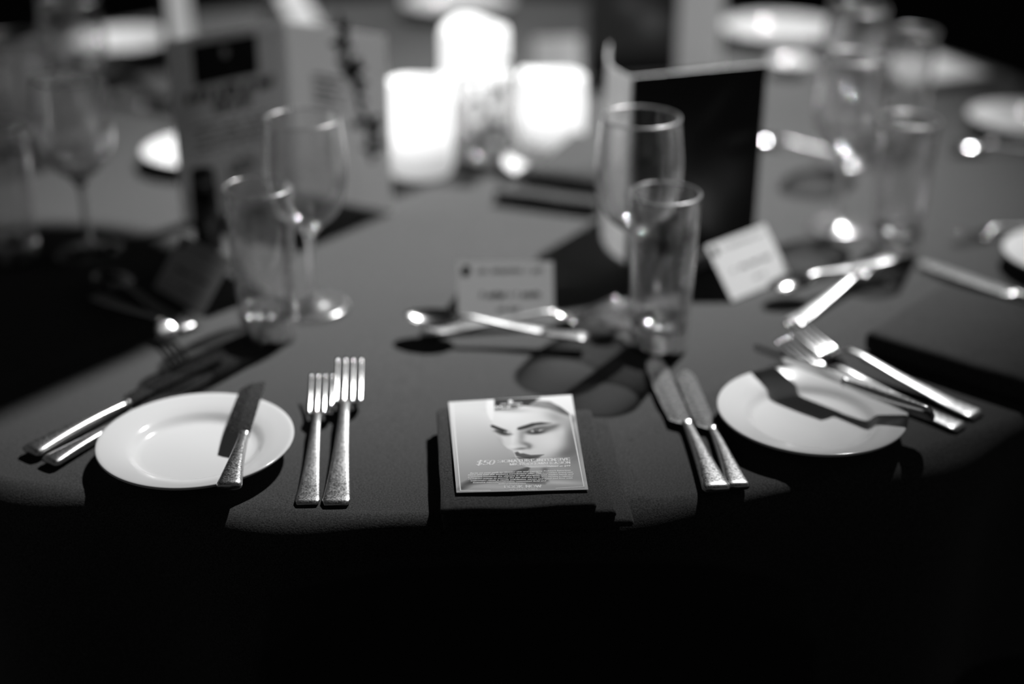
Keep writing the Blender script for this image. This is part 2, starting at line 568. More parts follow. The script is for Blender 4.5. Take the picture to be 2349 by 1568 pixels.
protos = {}
def cutlery(kind, name, end, tip, label, cat, group, z=0.0, pitch=0.0, roll=0.0, L0=None, flip=False):
    key = (kind, name)
    mk = {'fork': lambda: make_fork(name), 'spoon': lambda: make_spoon(name),
          'knife': lambda: make_knife(name, 0.235, 0.0195, 0.0118),
          'small': lambda: make_knife(name, 0.178, 0.0205, 0.0105, False)}[kind]
    nat = {'fork': 0.207, 'spoon': 0.182, 'knife': 0.235, 'small': 0.178}[kind]
    if key not in protos:
        protos[key] = r = mk()
    else:
        r = copy_tree(protos[key])
    d = Vector((tip[0] - end[0], tip[1] - end[1]))
    s = d.length / nat
    r.scale = (-s if flip else s, s, s)
    r.rotation_mode = 'YXZ'
    r.rotation_euler = (pitch, roll, math.atan2(d.y, d.x) - math.pi / 2)
    r.location = (end[0], end[1], T + 0.0016 + z)
    return tag(r, label, cat, group)

G1, G2, G3, G4 = 'forks beside the plates', 'large knives', 'butter knives on the plates', 'dessert spoons and forks'
# nearest place
cutlery('fork', 'table_fork', (-0.159, 0.944), (-0.169, 1.131), 'silver fork next to the left plate, shorter of the near pair', 'fork', G1)
cutlery('fork', 'table_fork', (-0.1365, 0.943), (-0.147, 1.157), 'silver fork nearest the voucher, longer of the near pair', 'fork', G1)
cutlery('knife', 'table_knife', (0.161, 0.958), (0.136, 1.194), 'long silver knife nearest the voucher, right of the near napkin', 'knife', G2)
cutlery('knife', 'table_knife', (0.1785, 0.963), (0.161, 1.170), 'shorter silver knife beside the right plate, next to a longer one', 'knife', G2)
cutlery('small', 'butter_knife', (-0.2165, 0.935), (-0.221, 1.113), 'silver butter knife lying upright across the left white plate', 'knife', G3, z=0.0166)
cutlery('small', 'butter_knife', (0.345, 1.036), (0.216, 1.164), 'silver butter knife slanting across the right white plate', 'knife', G3, z=0.0255, pitch=0.0, roll=math.radians(50))
cutlery('fork', 'dessert_fork', (-0.088, 1.262), (0.106, 1.292), 'dessert fork lying crosswise under the spoon at the middle place card', 'fork', G4)
cutlery('spoon', 'dessert_spoon', (0.072, 1.225), (-0.105, 1.258), 'dessert spoon with its bowl left of the middle place card', 'spoon', G4, z=0.011)
# left place
cutlery('knife', 'table_knife', (-0.397, 1.019), (-0.268, 1.205), 'long silver knife behind the left plate, the upper of two', 'knife', G2)
cutlery('knife', 'table_knife', (-0.377, 1.003), (-0.271, 1.166), 'silver knife behind the left plate, the lower of two, partly hidden', 'knife', G2)
cutlery('spoon', 'dessert_spoon', (-0.318, 1.270), (-0.437, 1.392), 'dim dessert spoon in shadow before the left tilted place card', 'spoon', G4)
cutlery('fork', 'dessert_fork', (-0.428, 1.345), (-0.300, 1.213), 'dim dessert fork in shadow with dark tines toward the left knives', 'fork', G4, z=0.003)
# right place
cutlery('fork', 'table_fork', (0.405, 1.088), (0.268, 1.243), 'silver fork right of the right plate, outermost of the pair', 'fork', G1)
cutlery('fork', 'table_fork', (0.384, 1.066), (0.252, 1.205), 'silver fork partly under the rim of the right plate', 'fork', G1)
cutlery('spoon', 'dessert_spoon', (0.405, 1.405), (0.262, 1.332), 'bright dessert spoon with its bowl beside the right place card', 'spoon', G4, z=0.020, pitch=-0.085)
cutlery('fork', 'dessert_fork', (0.277, 1.281), (0.404, 1.424), 'dessert fork with a brilliantly lit handle at the right place', 'fork', G4)
cutlery('knife', 'table_knife', (0.585, 1.270), (0.446, 1.438), 'silver knife on the right lying beyond the dark napkin', 'knife', G2)
cutlery('spoon', 'dessert_spoon', (0.740, 1.850), (0.590, 1.838), 'dessert spoon in front of the far right sparkling plate', 'spoon', G4)
cutlery('spoon', 'dessert_spoon', (0.440, 1.838), (0.335, 1.880), 'dessert spoon just right of the dark menu, far behind', 'spoon', G4)
cutlery('fork', 'table_fork', (0.640, 1.560), (0.500, 1.503), 'blurred fork near the right picture edge above the cut-off plate', 'fork', G1)
cutlery('knife', 'table_knife', (-0.62, 2.10), (-0.46, 1.98), 'blurred knife on the dark cloth left behind the open menu', 'knife', G2)

# ------------------------------------------------------------------ glasses
def ring(R, t, z, parent):
    vs, fs = [], []
    NA, NB = 72, 8
    for k in range(NA):
        a = 2 * math.pi * k / NA
        for j in range(NB):
            b = 2 * math.pi * j / NB
            vs.append(((R + t * math.cos(b)) * math.cos(a), (R + t * math.cos(b)) * math.sin(a), z + t * math.sin(b)))
    for k in range(NA):
        for j in range(NB):
            fs.append((k * NB + j, ((k + 1) % NA) * NB + j, ((k + 1) % NA) * NB + (j + 1) % NB, k * NB + (j + 1) % NB))
    return meshobj('rim', vs, fs, 'glass_rim', parent)

def make_wine():
    r = empty('wine_glass')
    H = 0.200
    bowl_o = smooth_profile([(0.0045, 0.0880), (0.0180, 0.0935), (0.0310, 0.1060), (0.0390, 0.1260), (0.0415, 0.1470), (0.0405, 0.1700), (0.0372, H - 0.001)], 7)
    bowl_i = [(max(rr - 0.0011, 0.0), z + (0.0016 if rr < 0.02 else 0.0004)) for rr, z in bowl_o]
    prof = bowl_o + [(0.0369, H), (0.0363, H)] + bowl_i[::-1][1:]
    prof[-1] = (0.0001, 0.0905); prof.append((0, 0.0905))
    vs, fs = lathe(prof, 72)
    meshobj('bowl', vs, fs, 'glass_thin', r)
    st = smooth_profile([(0.0002, 0.0095), (0.0090, 0.0097), (0.0056, 0.0150), (0.0038, 0.0300), (0.0036, 0.0620), (0.0052, 0.0790), (0.0120, 0.0890), (0.0002, 0.0935)], 6)
    vs, fs = lathe([(0, 0.0094)] + st + [(0, 0.0935)], 28)
    meshobj('stem', vs, fs, 'glass_solid', r)
    vs, fs = lathe([(0, 0.0004), (0.0350, 0.0004), (0.0368, 0.0012), (0.0365, 0.0022), (0.030, 0.0029), (0.022, 0.0042), (0.015, 0.0068), (0.010, 0.0090), (0, 0.0092)], 64)
    meshobj('foot', vs, fs, 'glass_foot', r)
    ring(0.0366, 0.0010, H, r)
    return r

def make_tumbler():
    r = empty('water_tumbler')
    H = 0.152
    o = [(0.0262, 0.0008), (0.0268, 0.003), (0.0277, 0.0292), (0.0285, 0.05), (0.0302, 0.10), (0.0320, H - 0.0008)]
    i = [(0.0314, H), (0.0308, H - 0.0008), (0.0290, 0.10), (0.0272, 0.05), (0.0263, 0.0294), (0.0240, 0.0135)]
    vs, fs = lathe(o[2:] + i[:-1], 72)
    meshobj('wall', vs, fs, 'glass_thin', r)
    vs, fs = lathe([(0, 0.0042), (0.010, 0.0036), (0.018, 0.0018), (0.0225, 0.0004), (0.0248, 0.0005), (0.0264, 0.0030), (0.0272, 0.0080), (0.0276, 0.0200), (0.0277, 0.0290), (0.0264, 0.0293), (0.0254, 0.0255), (0.0236, 0.0218), (0.0205, 0.0188), (0.0170, 0.0168), (0.0130, 0.0156), (0.0085, 0.0149), (0.0040, 0.0146), (0, 0.0146)], 64)
    vs = [(x, y, z + (0.0022 * math.cos(5 * math.atan2(y, x) + 1) * math.sin(math.pi * min(math.hypot(x, y) / 0.024, 1)) if z > 0.0140 and math.hypot(x, y) < 0.024 else 0)) for x, y, z in vs]
    vs = [(x * (1 + 0.012 * math.cos(14 * math.atan2(y, x))), y * (1 + 0.012 * math.cos(14 * math.atan2(y, x))), z) for x, y, z in vs]
    meshobj('base', vs, fs, 'glass_base', r)
    ring(0.0314, 0.0010, H, r)
    return r

wine0, tum0 = make_wine(), make_tumbler()
def put(proto, first, x, y, label, s=1.0, cat='glass', group=None):
    r = proto if first else copy_tree(proto)
    r.location = (x, y, T + 0.0016); r.scale = (s, s, s); r.rotation_euler = (0, 0, random.random() * 6)
    return tag(r, label, cat, group)
WG, TG = 'stemmed wine glasses', 'straight water tumblers'
put(wine0, True, -0.201, 1.323, 'empty wine glass before the open menu, left of the middle place card', 0.985, group=WG)
put(wine0, False, 0.122, 1.305, 'empty wine glass before the dark menu, behind the right tumbler', 1.02, group=WG)
put(wine0, False, -0.468, 1.470, 'empty wine glass at the left, nearer of the two wine glasses there', 1.0, group=WG)
put(wine0, False, -0.575, 1.850, 'empty wine glass at the left, farther one rising to the top edge', 1.0, group=WG)
put(wine0, False, 0.378, 1.552, 'empty wine glass right of the dark menu, foot by the right place card', 1.0, group=WG)
put(wine0, False, 0.437, 1.800, 'empty wine glass at the right, farther one rising to the top edge', 1.0, group=WG)
put(tum0, True, -0.236, 1.254, 'empty water tumbler before the left wine glass by the tilted card', 1.0, group=TG)
put(tum0, False, 0.140, 1.229, 'empty water tumbler just behind the two near knives', 1.02, group=TG)
put(tum0, False, -0.544, 1.447, 'empty water tumbler at the left picture edge in shadow', 1.0, group=TG)
put(tum0, False, -0.653, 1.858, 'empty water tumbler at the far left beside the tall wine glass', 1.0, group=TG)
put(tum0, False, 0.425, 1.474, 'empty water tumbler right, standing beside the right dessert cutlery', 1.0, group=TG)
put(tum0, False, 0.533, 1.880, 'empty water tumbler at the far right against the dark background', 1.0, group=TG)

# ------------------------------------------------------------------ candles
def candle(x, y, r, h, label, ph):
    rows = [(0.0, 0.0), (r * 0.90, 0.0), (r * 0.97, 0.004), (r, 0.012)] + [(r * (1 + 0.006 * math.sin(9 * q + ph)), 0.012 + (h - 0.020) * q) for q in (0.2, 0.4, 0.6, 0.8, 1.0)]
    rows += [(r * 0.985, h - 0.003), (r * 0.94, h), (r * 0.88, h - 0.001), (r * 0.80, h - 0.008), (r * 0.5, h - 0.014), (0, h - 0.015)]
    vs, fs = lathe(rows, 56)
    out = []
    for (vx, vy, vz) in vs:
        a = math.atan2(vy, vx)
        k = max(0, (vz - h * 0.75) / (h * 0.25))
        rr = math.hypot(vx, vy) / r
        out.append((vx, vy, vz + k * min(rr, 1) * 0.004 * (math.sin(a * 2 + ph) + 0.6 * math.sin(3 * a + 2 * ph))))
    root = tag(empty('pillar_candle', (x, y, T + 0.0015)), label, 'candle', 'glowing pillar candles')
    meshobj('wax_body', out, fs, 'candle_wax', root)
    vs, fs = lathe([(0, h - 0.016), (0.0012, h - 0.016), (0.0009, h - 0.004), (0, h - 0.003)], 8)
    meshobj('wick', vs, fs, 'print_black', root)
candle(-0.118, 1.757, 0.0430, 0.119, 'glowing white pillar candle just right of the open menu', 0.7)
candle(0.053, 1.845, 0.0445, 0.104, 'glowing white pillar candle behind the napkin-covered plate', 2.3)
candle(-0.052, 1.945, 0.0470, 0.146, 'glowing white pillar candle in the middle, farthest and tallest', 4.1)

# ------------------------------------------------------------------ vase with sprigs between the candles
vz = tag(empty('glass_vase', (-0.036, 1.797, T + 0.0015)), 'small round glass vase with leaf sprigs between the candles', 'vase')
po = smooth_profile([(0.018, 0.0006), (0.030, 0.010), (0.0385, 0.035), (0.0400, 0.060), (0.0385, 0.085), (0.0370, 0.108)], 6)
pi_ = [(max(a - 0.0016, 0), b + 0.002) for a, b in po][::-1]
vs, fs = lathe([(0, 0.0006)] + po + pi_ + [(0, 0.003)], 56)
meshobj('glass_body', vs, fs, 'glass_thin', vz)
for k in range(9):
    a = k * 2.4 + 0.4
    rt, hh = 0.010 + 0.018 * random.random(), 0.035 + 0.085 * random.random()
    lean = 0.016 * random.random()
    vs, fs = [], []
    N = 8
    for i in range(N):
        q = i / (N - 1)
        cx, cy = (rt + lean * q) * math.cos(a + 0.6 * q), (rt + lean * q) * math.sin(a + 0.6 * q)
        for j in range(5):
            b = 2 * math.pi * j / 5
            vs.append((cx + 0.0011 * math.cos(b), cy + 0.0011 * math.sin(b), 0.006 + hh * q))
    for i in range(N - 1):
        for j in range(5):
            fs.append((i * 5 + j, i * 5 + (j + 1) % 5, (i + 1) * 5 + (j + 1) % 5, (i + 1) * 5 + j))
    sp = meshobj('sprig', vs, fs, 'leaf_green', vz)
    for m_ in range(6):
        q = 0.25 + 0.75 * m_ / 5
        cx, cy = (rt + lean * q) * math.cos(a + 0.6 * q), (rt + lean * q) * math.sin(a + 0.6 * q)
        th = random.random() * 6.28
        ln, wd = 0.022 + 0.008 * random.random(), 0.0085
        dx, dy = math.cos(th), math.sin(th)
        up = 0.4 + 0.8 * random.random()
        lv = []
        for i in range(5):
            s_ = i / 4
            w = wd * math.sin(math.pi * (0.08 + 0.92 * s_)) ** 0.8
            px, py, pz = cx + dx * ln * s_, cy + dy * ln * s_, 0.006 + hh * q + ln * up * s_ - 0.5 * ln * s_ * s_
            lv += [(px - dy * w, py + dx * w, pz), (px, py, pz - 0.001), (px + dy * w, py - dx * w, pz)]
        lf = []
        for i in range(4):
            lf += [(i * 3, i * 3 + 1, i * 3 + 4, i * 3 + 3), (i * 3 + 1, i * 3 + 2, i * 3 + 5, i * 3 + 4)]
        lim = 0.033
        lv = [(x_ * min(1, lim / max(math.hypot(x_, y_), 1e-6)), y_ * min(1, lim / max(math.hypot(x_, y_), 1e-6)), max(z_, 0.006)) if z_ < 0.11 else (x_, y_, z_) for x_, y_, z_ in lv]
        meshobj('leaf', lv, lf, 'leaf_green' if (k + m_) % 3 else 'flower_pale', sp)

# ------------------------------------------------------------------ napkins
def napkin(name, x, y, rz, layers, label, wob=0.0012):
    r = tag(empty(name, (x, y, T + 0.0016), rz), label, 'napkin', 'folded dark napkins')
    z = 0.0
    for (cx, cy, w, d, h, bv) in layers:
        slab('fold', w, d, h, bv, 'napkin_cloth', r, (cx, cy, z), 4, wob)
        z += h * 0.97
    return r
napkin('folded_napkin', 0.012, 0.990, math.radians(3.5),
       [(0.003, -0.002, 0.144, 0.164, 0.0075, 0.0037), (-0.004, 0.0, 0.132, 0.165, 0.0075, 0.0037), (-0.012, 0.0, 0.118, 0.163, 0.0068, 0.0034)],
       'dark folded napkin under the printed voucher at the near place', 0.0016)
napkin('folded_napkin', 0.461, 1.212, math.radians(-42),
       [(0.0, 0.0, 0.20, 0.165, 0.023, 0.008)],
       'dark folded napkin right of the outermost forks by the table edge', 0.0015)
nk = napkin('folded_napkin', 0.095, 1.705, math.radians(-22),
       [(-0.018, -0.082, 0.130, 0.050, 0.016, 0.006)], 'dark napkin bundle laid over the plate by the right candle', 0.0012)
bm = bmesh.new()
pts = [(0.003, 1.661), (0.150, 1.600), (0.161, 1.800), (0.079, 1.816), (0.0395, 1.6915)]
Mi = nk.matrix_basis.inverted()
loc2 = [Mi @ Vector((x, y, T + 0.0016)) for x, y in pts]
vb = [bm.verts.new((p.x, p.y, 0.0205)) for p in loc2]; vt = [bm.verts.new((p.x, p.y, 0.0345)) for p in loc2]
bm.faces.new(vt); bm.faces.new(vb[::-1])
for i in range(len(pts)):
    j = (i + 1) % len(pts); bm.faces.new((vb[i], vb[j], vt[j], vt[i]))
bmesh.ops.bevel(bm, geom=list(bm.edges), offset=0.004, segments=3, affect='EDGES', clamp_overlap=True)
bmobj('fold', bm, 'napkin_cloth', nk, True)
napkin('folded_napkin', 0.655, 2.235, math.radians(20), [(0, 0, 0.17, 0.17, 0.012, 0.005)], 'dark napkin under the pale card at the far right place')
napkin('folded_napkin', -0.50, 2.15, math.radians(30), [(0, 0, 0.13, 0.14, 0.014, 0.005)], 'dark napkin on the cloth behind the left edge of the open menu')

# ------------------------------------------------------------------ flat print helpers
def painted(name, W, Hh, nu, nv, tonefn, surf, m, parent, gain=1.0):
    """grid sheet with printed tones; tonefn(u, v arrays) -> sRGB tone, surf(u, v) -> point"""
    U, Vv = np.meshgrid(np.linspace(0, 1, nu), np.linspace(0, 1, nv))
    tone = np.clip(tonefn(U, Vv), 0, 1).ravel()
    lin = np.where(tone <= 0.04045, tone / 12.92, ((tone + 0.055) / 1.055) ** 2.4)
    vs = [surf(u, v) for u, v in zip(U.ravel(), Vv.ravel())]
    fs = [(j * nu + i, (j + 1) * nu + i, (j + 1) * nu + i + 1, j * nu + i + 1) for j in range(nv - 1) for i in range(nu - 1)]
    o = meshobj(name, vs, fs, m, parent)
    at = o.data.color_attributes.new('print', 'FLOAT_COLOR', 'POINT')
    c = np.ones((len(vs), 4), np.float32); c[:, :3] = np.minimum(lin * gain, 0.93)[:, None]
    at.data.foreach_set('color', c.ravel())
    return o

def stroke_mesh(polys, wfun, cap=True):
    """polylines in 2D -> list of quads ((x,y)*4) with direction-dependent pen width"""
    quads = []
    for pl in polys:
        for (x0, y0), (x1, y1) in zip(pl[:-1], pl[1:]):
            dx, dy = x1 - x0, y1 - y0
            L = math.hypot(dx, dy)
            if L < 1e-9: continue
            w = wfun(dx / L, dy / L) / 2
            nx, ny = -dy / L * w, dx / L * w
            ex, ey = (dx / L * w * 0.3, dy / L * w * 0.3) if cap else (0, 0)
            quads.append(((x0 - ex + nx, y0 - ey + ny), (x0 - ex - nx, y0 - ey - ny), (x1 + ex - nx, y1 + ey - ny), (x1 + ex + nx, y1 + ey + ny)))
    return quads

def arc(cx, cy, rx, ry, a0, a1, n=10):
    return [(cx + rx * math.cos(math.radians(a0 + (a1 - a0) * i / n)), cy + ry * math.sin(math.radians(a0 + (a1 - a0) * i / n))) for i in range(n + 1)]

def ser(x, y, w=0.13):
    return [(x - w, y), (x + w, y)]
GL = {
 'I': (0.42, [[(0.21, 0), (0.21, 1)], ser(0.21, 0.02), ser(0.21, 0.98)]),
 'N': (0.90, [[(0.16, 0), (0.16, 1)], [(0.16, 1), (0.74, 0)], [(0.74, 0), (0.74, 1)], ser(0.16, 0.02), ser(0.74, 0.98), ser(0.14, 0.98, 0.1)]),
 'T': (0.80, [[(0.40, 0), (0.40, 1)], [(0.06, 0.98), (0.74, 0.98)], [(0.06, 0.98), (0.06, 0.78)], [(0.74, 0.98), (0.74, 0.78)], ser(0.40, 0.02)]),
 'E': (0.78, [[(0.18, 0), (0.18, 1)], [(0.05, 0.98), (0.68, 0.98)], [(0.05, 0.02), (0.70, 0.02)], [(0.18, 0.52), (0.48, 0.52)], [(0.68, 0.98), (0.68, 0.78)], [(0.70, 0.02), (0.70, 0.24)]]),
 'H': (0.92, [[(0.18, 0), (0.18, 1)], [(0.74, 0), (0.74, 1)], [(0.18, 0.5), (0.74, 0.5)], ser(0.18, 0.02), ser(0.18, 0.98), ser(0.74, 0.02), ser(0.74, 0.98)]),
 'F': (0.74, [[(0.18, 0), (0.18, 1)], [(0.05, 0.98), (0.66, 0.98)], [(0.18, 0.52), (0.48, 0.52)], [(0.66, 0.98), (0.66, 0.78)], ser(0.18, 0.02)]),
 'V': (0.86, [[(0.10, 1), (0.44, 0)], [(0.44, 0), (0.76, 1)], ser(0.12, 0.98), ser(0.76, 0.98, 0.09)]),
 'W': (1.20, [[(0.10, 1), (0.36, 0)], [(0.36, 0), (0.60, 0.95)], [(0.60, 0.95), (0.84, 0)], [(0.84, 0), (1.08, 1)], ser(0.12, 0.98), ser(1.08, 0.98, 0.09)]),
 'A': (0.90, [[(0.10, 0), (0.44, 1)], [(0.44, 1), (0.78, 0)], [(0.22, 0.33), (0.66, 0.33)], ser(0.10, 0.02, 0.09), ser(0.78, 0.02)]),
 'M': (1.08, [[(0.14, 0), (0.14, 1)], [(0.14, 1), (0.52, 0.05)], [(0.52, 0.05), (0.90, 1)], [(0.92, 0), (0.92, 1)], ser(0.14, 0.02, 0.1), ser(0.92, 0.02), ser(0.12, 0.98, 0.08), ser(0.94, 0.98, 0.08)]),
 'K': (0.90, [[(0.18, 0), (0.18, 1)], [(0.22, 0.42), (0.70, 0.98)], [(0.36, 0.58), (0.78, 0)], ser(0.18, 0.02), ser(0.18, 0.98), ser(0.72, 0.98, 0.1), ser(0.78, 0.02, 0.1)]),
 'O': (0.92, [arc(0.45, 0.5, 0.36, 0.5, 0, 360, 20)]),
 '0': (0.80, [arc(0.38, 0.5, 0.28, 0.5, 0, 360, 20)]),
 'C': (0.86, [arc(0.46, 0.5, 0.36, 0.5, 40, 320, 18), [(0.76, 0.98), (0.76, 0.72)]]),
 'G': (0.92, [arc(0.46, 0.5, 0.36, 0.5, 40, 320, 18), [(0.76, 0.98), (0.76, 0.72)], [(0.74, 0.10), (0.74, 0.44)], ser(0.74, 0.44)]),
 'D': (0.92, [[(0.18, 0), (0.18, 1)], [(0.05, 0.98), (0.40, 0.98)], [(0.05, 0.02), (0.40, 0.02)], arc(0.40, 0.5, 0.38, 0.48, -90, 90, 12)]),
 'B': (0.84, [[(0.18, 0), (0.18, 1)], [(0.05, 0.98), (0.40, 0.98)], [(0.05, 0.02), (0.42, 0.02)], [(0.18, 0.52), (0.44, 0.52)], arc(0.40, 0.75, 0.24, 0.23, -90, 90, 9), arc(0.42, 0.27, 0.30, 0.25, -90, 90, 9)]),
 'R': (0.90, [[(0.18, 0), (0.18, 1)], [(0.05, 0.98), (0.42, 0.98)], [(0.18, 0.50), (0.44, 0.50)], arc(0.42, 0.74, 0.26, 0.24, -90, 90, 9), [(0.48, 0.48), (0.70, 0.04)], ser(0.18, 0.02), ser(0.76, 0.03, 0.08)]),
 'U': (0.88, [[(0.18, 1), (0.18, 0.3)], arc(0.44, 0.3, 0.26, 0.28, 180, 360, 10), [(0.70, 0.3), (0.70, 1)], ser(0.18, 0.98), ser(0.70, 0.98, 0.1)]),
 'S': (0.74, [arc(0.36, 0.74, 0.26, 0.25, 20, 200, 10) + [(0.30, 0.58), (0.46, 0.44)] + arc(0.36, 0.27, 0.28, 0.26, 40, -160, 10)[1:], [(0.60, 0.98), (0.60, 0.78)], [(0.08, 0.02), (0.08, 0.26)]]),
 '5': (0.74, [[(0.20, 0.98), (0.66, 0.98)], [(0.20, 0.98), (0.17, 0.55)], arc(0.36, 0.32, 0.28, 0.31, 130, -150, 14)]),
 '$': (0.78, [arc(0.38, 0.74, 0.26, 0.25, 20, 200, 10) + [(0.32, 0.58), (0.48, 0.44)] + arc(0.38, 0.27, 0.28, 0.26, 40, -160, 10)[1:], [(0.38, -0.12), (0.38, 1.12)]]),
 ' ': (0.40, []),
}
def lettering(text, x0, x1, yb, cap, thick=0.20, thin=0.07, slant=0.0):
    """quads for a line of fat-face capitals between x0 and x1, baseline yb, capital height cap (y up)"""
    tot = sum(GL[c][0] for c in text)
    sx = (x1 - x0) / tot
    out, cur = [], 0.0
    for c in text:
        w, pls = GL[c]
        q = stroke_mesh(pls, lambda dx, dy: thin + (thick - thin) * abs(dy) ** 1.5)
        for quad in q:
            out.append([(x0 + (cur + px) * sx + slant * cap * py, yb + py * cap) for px, py in quad])
        cur += w
    return out

def print_quads(name, quads, surf, m, parent, lift=0.00012):
    vs, fs = [], []
    for q in quads:
        b = len(vs)
        for (x, y) in q: vs.append(surf(x, y, lift))
        fs.append(tuple(range(b, b + len(q))))
    return meshobj(name, vs, fs, m, parent, smooth=False)

def small_text(text, x0, x1, yb, height, shear=0.0, bold=0.0):
    """outline text turned into flat triangles in 2D"""
    cu = bpy.data.curves.new('text', 'FONT')
    cu.body = text; cu.size = 1.0; cu.shear = shear; cu.offset = bold; cu.resolution_u = 2
    ob = bpy.data.objects.new('text', cu); COL.objects.link(ob)
    dg = bpy.context.evaluated_depsgraph_get()
    me = ob.evaluated_get(dg).to_mesh()
    P = [(v.co.x, v.co.y) for v in me.vertices]
    F = [tuple(p.vertices) for p in me.polygons]
    ob.evaluated_get(dg).to_mesh_clear()
    bpy.data.objects.remove(ob); bpy.data.curves.remove(cu)
    mx0, mx1 = min(p[0] for p in P), max(p[0] for p in P)
    sx = (x1 - x0) / (mx1 - mx0); sy = height / 0.72
    return [[(x0 + (P[i][0] - mx0) * sx, yb + P[i][1] * sy) for i in f] for f in F]

def disc(cx, cy, r, n=20):
    return [(cx + r * math.cos(2 * math.pi * k / n), cy + r * math.sin(2 * math.pi * k / n)) for k in range(n)]

# ------------------------------------------------------------------ printed voucher on the near napkin
def poly_sd(X, Y, pts):
    """signed distance to a polygon (negative inside)"""
    pts = np.array(pts, float)
    d = np.full(X.shape, 1e9); inside = np.zeros(X.shape, bool)
    for i in range(len(pts)):
        ax, ay = pts[i]; bx, by = pts[(i + 1) % len(pts)]
        ex, ey = bx - ax, by - ay
        t = np.clip(((X - ax) * ex + (Y - ay) * ey) / (ex * ex + ey * ey + 1e-12), 0, 1)
        d = np.minimum(d, np.hypot(X - ax - t * ex, Y - ay - t * ey))
        c = ((ay > Y) != (by > Y)) & (X < (bx - ax) * (Y - ay) / (by - ay + 1e-12) + ax)
        inside ^= c
    return np.where(inside, -d, d)

